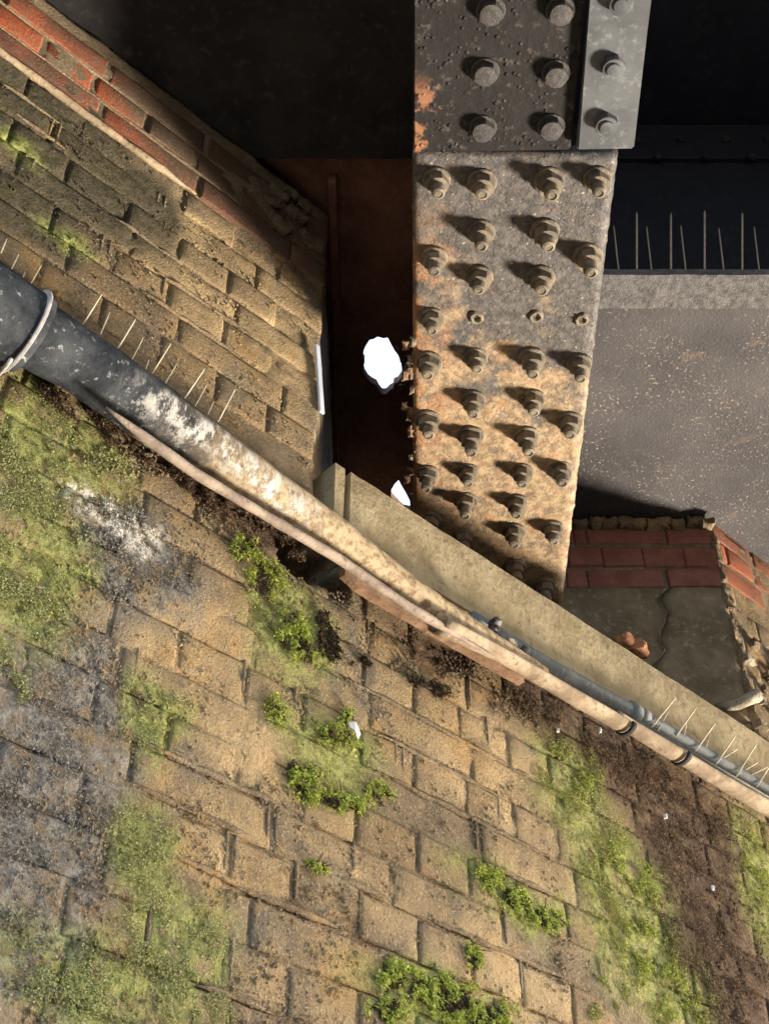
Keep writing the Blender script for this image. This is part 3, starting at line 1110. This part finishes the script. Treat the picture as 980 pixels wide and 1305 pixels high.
# chalky lip of the trough in front of the grey plate
bm = bmesh.new()
prof = [(1.842, 4.028), (1.776, 4.061), (1.776, 4.082), (1.850, 4.070)]
NX = 70
rows = []
for i in range(NX + 1):
    x = .226 + (2.6 - .226) * (i / NX) ** 1.4
    rows.append([bm.verts.new((x, y + .002 * fbm(Vector((x * 30, j * 3, 0))), z + .002 * fbm(Vector((x * 34, j * 3, 5))))) for j, (y, z) in enumerate(prof)])
for i in range(NX):
    for j in range(4):
        bm.faces.new((rows[i][j], rows[i + 1][j], rows[i + 1][(j + 1) % 4], rows[i][(j + 1) % 4]))
link('trough_lip', bm_me(bm, 'trough_lip'), M['strip'], deck)
link('trough_web', aabox('trough_web', .226, 2.6, 1.90, 1.915, 4.06, 4.90), M['navy'], deck)
link('trough_top', aabox('trough_top', .226, 2.6, -.6, 2.62, 4.875, 4.90), M['navy'], deck)
link('trough_side', aabox('trough_side', -2.8, .206, -.6, 1.49, 4.135, 4.15), M['navy'], deck)
link('added_shade_girder', aabox('added_shade_girder', 2.08, 2.10, -.6, 3.0, 3.43, 4.87), M['navy'], deck)  # added girder and flange out of view, placed to shade trough and soffit
link('added_shade_girder_flange', aabox('added_shade_girder_flange', 1.93, 2.25, -.6, 3.0, 3.41, 3.43), M['navy'], deck)
link('seam_angle', aabox('seam_angle', .23, 2.6, 1.885, 1.899, 4.70, 4.86, .002), M['navy'], deck)
ME_R = lathe('rivet', [(.013, 0), (.0125, -.004), (.010, -.008), (.005, -.0105), (.001, -.011)], 12)
ME_R.materials.append(M['soot'])
for x, y in ((838, 200), (900, 200), (957, 200), (868, 178), (925, 178), (978, 178), (812, 178)):
    p = Yp(x, y, 1.884)
    link('rivet', ME_R, None, deck, Matrix.Translation(p) @ Matrix.Rotation(R(-90), 4, 'X'))

# zinc strip on the pocket arris
a = W(404, 440, .006); c = W(410, 526, .006)
me = box_me('zinc_strip', (a + c) / 2, DW * .006, (a - c) / 2, NW * .003, .0015)
tag(link('zinc_strip', me, M['chrome'], None), 'narrow bright metal strip standing against the wall corner left of the sky hole', 'metal strip')

# ------------------------------------------------------------------ gutter
gut = empty('rain_gutter', wp(0, 3.2, .06), 'weathered grey and tan gutter running down across the abutment wall', 'gutter')
WM[gut.name] = Matrix.Translation(wp(0, 3.2, .06))


def sweep(name, st, mat, off, a0=0, a1=360, n=20, thick=0.0, open_=False, squash=1.0, parent=gut, sub=6, wob=.0008):
    """st: stations (x, ytop, ybottom) in photo pixels -> a bent channel parallel to the wall"""
    S = []
    for (x0, t0, b0_), (x1, t1, b1_) in zip(st[:-1], st[1:]):
        for k in range(sub):
            f = k / sub
            S.append((x0 + (x1 - x0) * f, t0 + (t1 - t0) * f, b0_ + (b1_ - b0_) * f))
    S.append(st[-1])
    V, Fc = [], []
    na = n + 1 if open_ else n
    nr = len(S)
    for layer in ((0, 1) if open_ else (0,)):
        for i, (x, t, b_) in enumerate(S):
            c = W(x, (t + b_) / 2, off)
            r = (b_ - t) / 2 * .845 * depth(c) / FPX - (thick if layer else 0)
            for k in range(na):
                an = R(a0 + (a1 - a0) * k / n)
                q = c * 22 + Vector((k * .2, 0, 0))
                rr = r + wob * fbm(q)
                V.append(c + NW * (math.cos(an) * rr) + UP * (math.sin(an) * rr * squash))
    def idx(l, i, k): return (l * nr + i) * na + k
    for i in range(nr - 1):
        for k in range(na - 1 if open_ else na):
            k2 = (k + 1) % na
            Fc.append((idx(0, i, k), idx(0, i, k2), idx(0, i + 1, k2), idx(0, i + 1, k)))
            if open_: Fc.append((idx(1, i, k2), idx(1, i, k), idx(1, i + 1, k), idx(1, i + 1, k2)))
    if open_:
        for i in range(nr - 1):
            for k in (0, na - 1):
                Fc.append((idx(0, i, k), idx(0, i + 1, k), idx(1, i + 1, k), idx(1, i, k)))
        for k in range(na - 1):
            for i in (0, nr - 1):
                Fc.append((idx(0, i, k), idx(1, i, k), idx(1, i, k + 1), idx(0, i, k + 1)))
    else:
        Fc.append(tuple(range(na - 1, -1, -1)))
        Fc.append(tuple((nr - 1) * na + k for k in range(na)))
    bm = bmesh.new(); me = me_from(name, V, Fc); bm.from_mesh(me)
    return link(name, bm_me(bm, name, True), mat, parent)


sweep('gutter_length', [(-160, 222, 368), (-60, 292, 430), (42, 364, 492)], M['gutter'], .062, wob=.001)
sweep('gutter_length', [(36, 366, 476), (100, 410, 508), (180, 468, 562), (250, 520, 612), (340, 590, 664), (430, 656, 718), (520, 730, 778), (600, 786, 832), (690, 846, 876)], M['gutter'], .055, wob=.0016)
# union collar
sweep('union_collar', [(29, 348, 492), (31, 349, 493.5), (33, 351, 495)], M['collar'], .060, wob=.0002, sub=2)
link('strap', tube_me('strap', [W(14, 458, .09), W(8, 466, .06), W(2, 473, .02), W(-4, 480, .0)], .003, 8), M['collar'], gut)
# pale rolled lip under the old length
pts = []; rr = []
for i in range(41):
    t = i / 40
    x = 135 + (630 - 135) * t
    ylow = [(135, 527), (180, 562), (250, 612), (340, 666), (430, 719), (520, 781), (640, 852)]
    for (xa, ya), (xb, yb) in zip(ylow[:-1], ylow[1:]):
        if xa <= x <= xb + .01:
            y = ya + (yb - ya) * (x - xa) / (xb - xa); break
    pts.append(W(x, y - 8, .076)); rr.append((.0082 + .0015 * fbm(Vector((t * 14, 2, 1)))) * min(1, .15 + (1 - t) * 5) * min(1, .2 + t * 8))
link('rolled_lip', tube_me('rolled_lip', pts, rr, 10), M['lip'], gut)
# thin sun bleached channel lengths lapped over each other further along
sweep('channel_length', [(560, 776, 816), (640, 820, 850), (720, 866, 897), (799, 912, 942)], M['pink'], .070, 170, 370, 14, .003, True, .62)
sweep('channel_length', [(780, 898, 924), (830, 928, 957), (869, 950, 980)], M['pink'], .062, 170, 370, 14, .003, True, .62)
sweep('channel_length', [(850, 940, 968), (920, 982, 1010), (990, 1022, 1052), (1090, 1080, 1110)], M['pink'], .052, 170, 370, 14, .003, True, .62)
def end_rim(st, off, squash=.66):
    (x, t, b_), dx = st, 4
    sweep('end_rim', [(x - dx, t - dx * .6 - .6, b_ - dx * .6 + 2.5), (x + .5, t - .3, b_ + 4.0)], M['soot'], off, 170, 370, 14, .004, True, squash, sub=1, wob=.0003)


end_rim((800, 912, 943), .072)
end_rim((870, 950, 981), .064)
# rusty batten below
n = 24
bm = bmesh.new()
prev = None
for i in range(n + 1):
    t = i / n
    x = 440 + (668 - 440) * t
    y0 = 726 + (862 - 726) * t; th = (6 + 70 * t if t < .1 else 13) - 5 * t
    a = W(x, y0 - 6, .062); b_ = W(x, y0 + th + 1.6 * fbm(Vector((t * 20, 1, 1))), .055)
    cur = [bm.verts.new(p) for p in (a, b_, b_ - NW * .014, a - NW * .014)]
    if prev:
        for k in range(4): bm.faces.new((prev[k], cur[k], cur[(k + 1) % 4], prev[(k + 1) % 4]))
    else: bm.faces.new(cur)
    prev = cur
bm.faces.new(prev[::-1])
tag(link('timber_batten', bm_me(bm, 'timber_batten'), M['fascia'], None), 'orange brown batten fixed to the wall just under the tan gutter', 'batten')
# blue grey conduit behind the channel
pts = [W(600, 789, .030), W(690, 846, .030), W(810, 912, .030), W(930, 983, .030), W(1010, 1030, .030), W(1100, 1082, .030)]
cond = link('conduit_pipe', tube_me('conduit_pipe', pts, [.016, .017, .018, .019, .019, .019], 16), M['pipe'], None)
tag(cond, 'blue grey pipe lying between the sun bleached gutter and the concrete sill', 'pipe')
for x, y in ((805, 909), (815, 915)):
    p = W(x, y, .030)
    link('pipe_coupling', tube_me('pipe_coupling', [p - DW * .012, p + DW * .012], .0215, 16), M['pipe'], cond)
for i, (x, y) in enumerate(((612, 806), (628, 812), (650, 826), (668, 838), (590, 790), (632, 800))):
    link('grit', rough_me('grit', W(x, y - 6, .055), DW * .012, UP * .008, NW * .01, .008, .006, 60, .003, i), M['bolt_dark'] if i % 2 else M['lime'], gut)

# ------------------------------------------------------------------ bird spikes
def spikes(label, loc, items, base, r=.0011):
    t = empty('bird_spike_strip', loc, label, 'bird spikes', 'bird spike strips')
    WM[t.name] = Matrix.Translation(loc)
    for a, c, k in items:
        link('spike', tube_me('spike', [a, a + (c - a) * .95, c], [r * k, r * k, r * k * .5], 6), M['spike'], t)
    link('base', base, M['spikebase'], t)
    return t


LS = [((1, 317), (9, 303)), ((12, 343), (24, 323)), ((36, 362), (53, 337)), ((28, 352), (32, 346)), ((104, 411), (130, 374)), ((128, 421), (140, 397)), ((147, 444), (173, 406)),
      ((166, 458), (183, 429)), ((190, 477), (218, 437)), ((207, 490), (226, 462)), ((231, 509), (261, 469)), ((246, 518), (264, 489)), ((274, 540), (300, 495)), ((262, 530), (272, 512)), ((185, 468), (190, 458))]
items = []
for (x0, y0), (x1, y1) in LS:
    long_ = y0 - y1 > 30
    items.append((W(x0, y0 + 5, .050), W(x1, y1, .072 if long_ else .035), 1.25 if long_ else .9))
sa, sb = sh(W(-40, 300, .045)), sh(W(290, 555, .045))
pb = [W(-40, 318, .045), W(130, 436, .045), W(290, 562, .045)]
spikes('wire bird spikes along the upper edge of the grey gutter at left', wp(-.4, 3.3, .05), items, tube_me('base', pb, .006, 6))
RS = [((830, 925), (861, 889)), ((838, 930), (853, 905)), ((862, 935), (887, 902)), ((872, 934), (876, 915)), ((886, 955), (912, 921)), ((900, 950), (905, 936)), ((911, 974), (937, 938)), ((918, 966), (940, 955)), ((936, 991), (964, 948)),
      ((940, 985), (966, 972)), ((964, 1001), (985, 970)), ((958, 985), (978, 978)), ((985, 1010), (1006, 976))]
items = []
for i, ((x0, y0), (x1, y1)) in enumerate(RS):
    items.append((W(x0, y0 + 3, .048), W(x1, y1, .06 if i % 2 == 0 else .04), 1.35 if i % 2 == 0 else 1.0))
spikes('pale wire bird spikes over the blue grey pipe at lower right', wp(1.3, 3.3, .05), items, tube_me('base', [W(815, 922, .046), W(1010, 1036, .046)], .005, 6))
items = []
for x in (811.5, 855, 898, 946, 991, 1035, 768):
    xt = x + (1 if x > 870 else -1) * 0
    items.append((Yp(x, 350, 1.783), Yp(xt, 270 + random.uniform(-2, 2), 1.786), 1.35))
for x in (789, 831, 874.5, 923, 968, 1012):
    items.append((Yp(x, 350, 1.79), Yp(x - 7, 289 + random.uniform(-3, 6), 1.83), .95))
bm = bmesh.new()
for x in (768, 811.5, 855, 898, 946, 991, 1035):
    p = Yp(x, 348, 1.783)
    add_box(bm, p, Vector((.017, 0, 0)), Vector((0, .008, 0)), Vector((0, 0, .003)), .002)
p0, p1 = Yp(770, 350, 1.79), Yp(1050, 350, 1.79)
add_box(bm, (p0 + p1) / 2, (p1 - p0) / 2, Vector((0, .01, 0)), Vector((0, 0, .002)))
spikes('tall upright wire bird spikes standing on the grey ledge right of the girder', Vector((.6, 1.79, 4.07)), items, bm_me(bm, 'base'), .0019)

# ------------------------------------------------------------------ loose bits
def chunk(name, p, rx, ry, rz, mat, label, cat, seed, group=None):
    me = rough_me(name, Vector((0, 0, 0)), Vector((rx, 0, 0)), Vector((0, ry, 0)), Vector((0, 0, rz)), min(rx, rz) * .7, rx * .35, .6 / rx, rx * .2, seed)
    return tag(link(name, me, mat, None, Matrix.Translation(p) @ Matrix.Rotation(seed, 4, 'Z')), label, cat, group)


chunk('broken_brick', W(813, 833, -.045) + UP * .012, .026, .02, .018, M['rubble'], 'larger orange brick fragment lying on the concrete sill by the padstone crack', 'brick fragment', 1.3, 'brick fragments on the sill')
chunk('broken_brick', W(795, 821, -.045) + UP * .010, .018, .016, .012, M['rubble'], 'smaller orange brick fragment left of the larger one on the sill', 'brick fragment', 2.4, 'brick fragments on the sill')
a, c, e = W(912, 903, -.05), W(940, 898, .0), W(966, 886, .03)
stub = link('pipe_stub', tube_me('pipe_stub', [a, a + (c - a) * .6, c, e], [.010, .011, .013, .016], 10), M['lime'], None)
tag(stub, 'pale broken pipe stub poking out at the foot of the right pier', 'pipe stub')
for i, (x, y, s_, lb) in enumerate(((711, 931, .004, 'white fleck on the wall at the left end of the dark moss under the channel'),
                                    (765, 931, .0045, 'white fleck just below the lapped end of the bleached channel'),
                                    (848, 1041, .0045, 'white fleck in brown moss below the lowest channel length'),
                                    (908, 1132, .0045, 'white fleck in brown moss near the right edge of the wall'))):
    chunk('white_fleck', W(x, y, .010), s_ * .8, s_ * .5, s_ * 1.1, M['white'], lb, 'fleck', i + .5, 'white flecks on the wall')
p = W(452, 931, .022)
me = me_from('litter_scrap', [p + DW * a_ + UP * b_ + NW * c_ for a_, b_, c_ in ((-.012, .008, 0), (-.002, .012, .004), (.010, -.003, .002), (.008, -.012, -.002), (-.004, -.004, .005), (-.011, .0, .001))], [(0, 1, 4, 5), (1, 2, 3, 4)])
o = link('litter_scrap', me, M['white'], None)
o.modifiers.new('thickness', 'SOLIDIFY').thickness = .001
tag(o, 'white scrap caught in the leafy moss tuft on the wall', 'scrap')

# ------------------------------------------------------------------ moss and small plants
rng = random.Random(11)


def leaf(V, Fc, p, n, size, droop=.3):
    t = Vector((rng.gauss(0, 1), rng.gauss(0, 1), rng.gauss(0, 1)))
    n = (n + t * .55).normalized()
    u = n.cross(Vector((rng.gauss(0, 1), rng.gauss(0, 1), rng.gauss(-.4, 1)))).normalized()
    w = n.cross(u)
    b0 = len(V)
    l, wd = size, size * rng.uniform(.35, .6)
    if size > .0033 and rng.random() < .22:
        l, wd = size * 2.2, size * .28
        u = (u * .6 - UP * .8 + n * .3).normalized()
        w = n.cross(u).normalized()
    V += [p, p + u * l * .5 + w * wd + n * size * .22, p + u * l + n * size * .02, p + u * l * .5 - w * wd + n * size * .22]
    Fc += [(b0, b0 + 1, b0 + 2), (b0, b0 + 2, b0 + 3)]


def patch(V, Fc, ells, n, size, thick, thr=.0, freq=20.0):
    tot = sum(e[2] * e[3] for e in ells)
    for cx, cy, rx, ry, ang in ells:
        m = int(n * rx * ry / tot)
        ca, sa_ = math.cos(R(ang)), math.sin(R(ang))
        cnt = 0; tries = 0
        while cnt < m and tries < m * 14:
            tries += 1
            a = rng.uniform(0, 6.283); q = math.sqrt(rng.random())
            q = q * rng.uniform(.75, 1.12)
            x, y = q * rx * math.cos(a), q * ry * math.sin(a)
            px, py = cx + x * ca - y * sa_, cy + x * sa_ + y * ca
            p = W(px, py)
            v = fbm(p * freq, 3) + .35 * fbm(p * freq * 4, 2)
            if v < thr + q * .25 - .12: continue
            lump = max(0, v - thr)
            p = p + NW * (rng.random() * thick * (.3 + lump * 1.6) + .002)
            leaf(V, Fc, p, NW, size * rng.uniform(.5, 1.3))
            cnt += 1


def moss(name, label, mat, ells, n, size, thick, thr=0.0, freq=20.0, kind='stuff', cat='moss'):
    V, Fc = [], []
    patch(V, Fc, ells, n, size, thick, thr, freq)
    me = me_from(name, V, Fc)
    o = link(name, me, mat, None)
    return tag(o, label, cat, kind=kind)


def crumbs(name, n, smin, smax, mat, thr, freq, ells=None, deep=.0):
    """gritty crust of tiny angular crumbs stuck to the wall face"""
    V, Fc = [], []
    cnt = tries = 0
    while cnt < n and tries < n * 12:
        tries += 1
        if ells:
            e = rng.choice(ells)
            a = rng.uniform(0, 6.283); q = math.sqrt(rng.random()) * rng.uniform(.8, 1.15)
            px, py = e[0] + e[2] * q * math.cos(a), e[1] + e[3] * q * math.sin(a)
        else:
            px, py = rng.uniform(-30, 1010), rng.uniform(60, 1330)
        p = W(px, py)
        s_, h_ = sh(p)
        if h_ > HB - .01 and (s_ > SL - .01 or h_ > 3.83): continue
        if math.hypot((s_ - hole[0]) / .08, (h_ - hole[1]) / .06) < 1: continue
        if fbm(p * freq, 4) < thr: continue
        r = smin + (smax - smin) * rng.random() ** 2.5
        p = p + NW * (rng.uniform(-.002, .001) - deep)
        b0 = len(V)
        for d_ in (DW, -DW, UP, -UP):
            V.append(p + d_ * r * rng.uniform(.5, 1.3) + NW * rng.uniform(-.3, .3) * r)
        V.append(p + NW * r * rng.uniform(.5, 1.1) + DW * rng.uniform(-.4, .4) * r)
        Fc += [(b0, b0 + 2, b0 + 4), (b0 + 2, b0 + 1, b0 + 4), (b0 + 1, b0 + 3, b0 + 4), (b0 + 3, b0, b0 + 4)]
        cnt += 1
    me = me_from(name, V, Fc)
    stain(me, step=5)
    tag(link(name, me, mat, wall), kind='stuff')


crumbs('crust', 6000, .0012, .0046, M['mortar'], .20, 9)
crumbs('crust', 7000, .0011, .0042, M['brick'], .0, 23)
crumbs('lichen_crust', 4500, .0012, .0046, M['mortar'], -.1, 14, [(60, 900, 120, 130), (40, 1070, 110, 110), (180, 710, 90, 70), (60, 1220, 80, 90), (150, 665, 70, 30)])
crumbs('dirt_crust', 4500, .0016, .0062, M['mortar'], -.2, 14, [(800, 985, 100, 50), (890, 1120, 70, 140), (940, 1240, 60, 90), (690, 895, 60, 30), (560, 845, 60, 18), (300, 655, 100, 26), (180, 585, 90, 22)])
moss('moss', 'bright green moss spreading over the lower right of the wall', M['leafolive'],
     [(732, 1010, 40, 75, -12), (775, 1110, 45, 75, -15), (815, 1190, 45, 80, -20), (868, 1275, 48, 50, -20), (966, 1125, 26, 95, -8), (770, 1275, 32, 34, 0), (700, 975, 22, 30, 0)], 13000, .0028, .004, -.02)
moss('moss', 'bright lime green moss tips among the lower right moss', M['leaf'],
     [(738, 985, 26, 30, 0), (805, 1120, 28, 60, -20), (825, 1215, 30, 70, -15), (870, 1280, 34, 40, -20), (965, 1110, 20, 60, 0)], 5200, .0032, .006, .03)
moss('dead_moss', 'brown dead moss and dirt under the bleached channel at lower right', M['leafbrown'],
     [(790, 975, 95, 34, 32), (880, 1060, 75, 50, 30), (890, 1170, 60, 95, -15), (930, 1270, 55, 60, 0), (690, 895, 50, 26, 32)], 15000, .0032, .005, -.08)
moss('dead_moss', 'brown roots and dirt hanging below the grey gutter at left', M['leafbrown'],
     [(120, 540, 90, 16, 34), (250, 622, 90, 18, 34), (350, 680, 60, 22, 30)], 6500, .0038, .010, -.05)
moss('root_clump', 'black matted roots spilling from the wall joint below the gutter hole', M['leafdark'], [(408, 788, 8, 10, 0), (418, 822, 14, 28, -10), (445, 838, 26, 8, 20), (545, 876, 32, 8, 22)], 2600, .0042, .008, -.3)
moss('moss', 'soft green moss covering the wall at far left under the gutter', M['leafpale'],
     [(55, 560, 95, 58, 25), (30, 650, 60, 80, 0), (35, 760, 55, 90, 0), (10, 860, 30, 60, 0)], 10000, .0026, .003, -.02)
moss('moss', 'soft green moss over the bricks at bottom left', M['leafpale'],
     [(180, 1075, 48, 60, 10), (225, 1190, 70, 75, 20), (255, 1275, 60, 45, 0), (205, 925, 32, 45, 10), (90, 1265, 60, 45, 0)], 8000, .0025, .0028, .0)
moss('lichen', 'crusty grey lichen over the bricks at the left edge', leaf_mat('grey lichen', (.11, .10, .085), (.20, .185, .16), (.34, .32, .28)),
     [(60, 900, 100, 110, 0), (40, 1060, 90, 100, 0), (180, 710, 70, 60, 20), (50, 1210, 60, 80, 0), (150, 665, 60, 26, 20)], 5000, .0026, .002, .0)


def plant(label, ells, n, size, mat='leaf', thick=.008):
    cx, cy = ells[0][0], ells[0][1]
    base = W(cx, cy)
    t = empty('wall_plant', base, label, 'plant', 'leafy tufts rooted in the wall joints')
    WM[t.name] = Matrix.Translation(base)
    V, Fc = [], []
    patch(V, Fc, ells, n, size, thick, .0, 44)
    link('foliage', me_from('foliage', V, Fc), M[mat], t)
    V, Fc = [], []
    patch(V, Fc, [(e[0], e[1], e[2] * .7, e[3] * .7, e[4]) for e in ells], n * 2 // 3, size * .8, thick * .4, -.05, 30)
    link('dead_shade_leaves', me_from('dead_shade_leaves', V, Fc), M['leafdark'], t)  # dead leaves coloured near black to paint the shade inside the tuft
    for k in range(5):
        e = rng.choice(ells)
        a = W(e[0] + rng.uniform(-.4, .4) * e[2], e[1] + rng.uniform(-.4, .4) * e[3], -.004)
        c = a + NW * .02 + UP * rng.uniform(-.02, .02) + DW * rng.uniform(-.02, .02)
        link('stem', tube_me('stem', [a, (a + c) / 2 + NW * .004, c], [.0014, .0011, .0007], 5), M['leafbrown'], t)


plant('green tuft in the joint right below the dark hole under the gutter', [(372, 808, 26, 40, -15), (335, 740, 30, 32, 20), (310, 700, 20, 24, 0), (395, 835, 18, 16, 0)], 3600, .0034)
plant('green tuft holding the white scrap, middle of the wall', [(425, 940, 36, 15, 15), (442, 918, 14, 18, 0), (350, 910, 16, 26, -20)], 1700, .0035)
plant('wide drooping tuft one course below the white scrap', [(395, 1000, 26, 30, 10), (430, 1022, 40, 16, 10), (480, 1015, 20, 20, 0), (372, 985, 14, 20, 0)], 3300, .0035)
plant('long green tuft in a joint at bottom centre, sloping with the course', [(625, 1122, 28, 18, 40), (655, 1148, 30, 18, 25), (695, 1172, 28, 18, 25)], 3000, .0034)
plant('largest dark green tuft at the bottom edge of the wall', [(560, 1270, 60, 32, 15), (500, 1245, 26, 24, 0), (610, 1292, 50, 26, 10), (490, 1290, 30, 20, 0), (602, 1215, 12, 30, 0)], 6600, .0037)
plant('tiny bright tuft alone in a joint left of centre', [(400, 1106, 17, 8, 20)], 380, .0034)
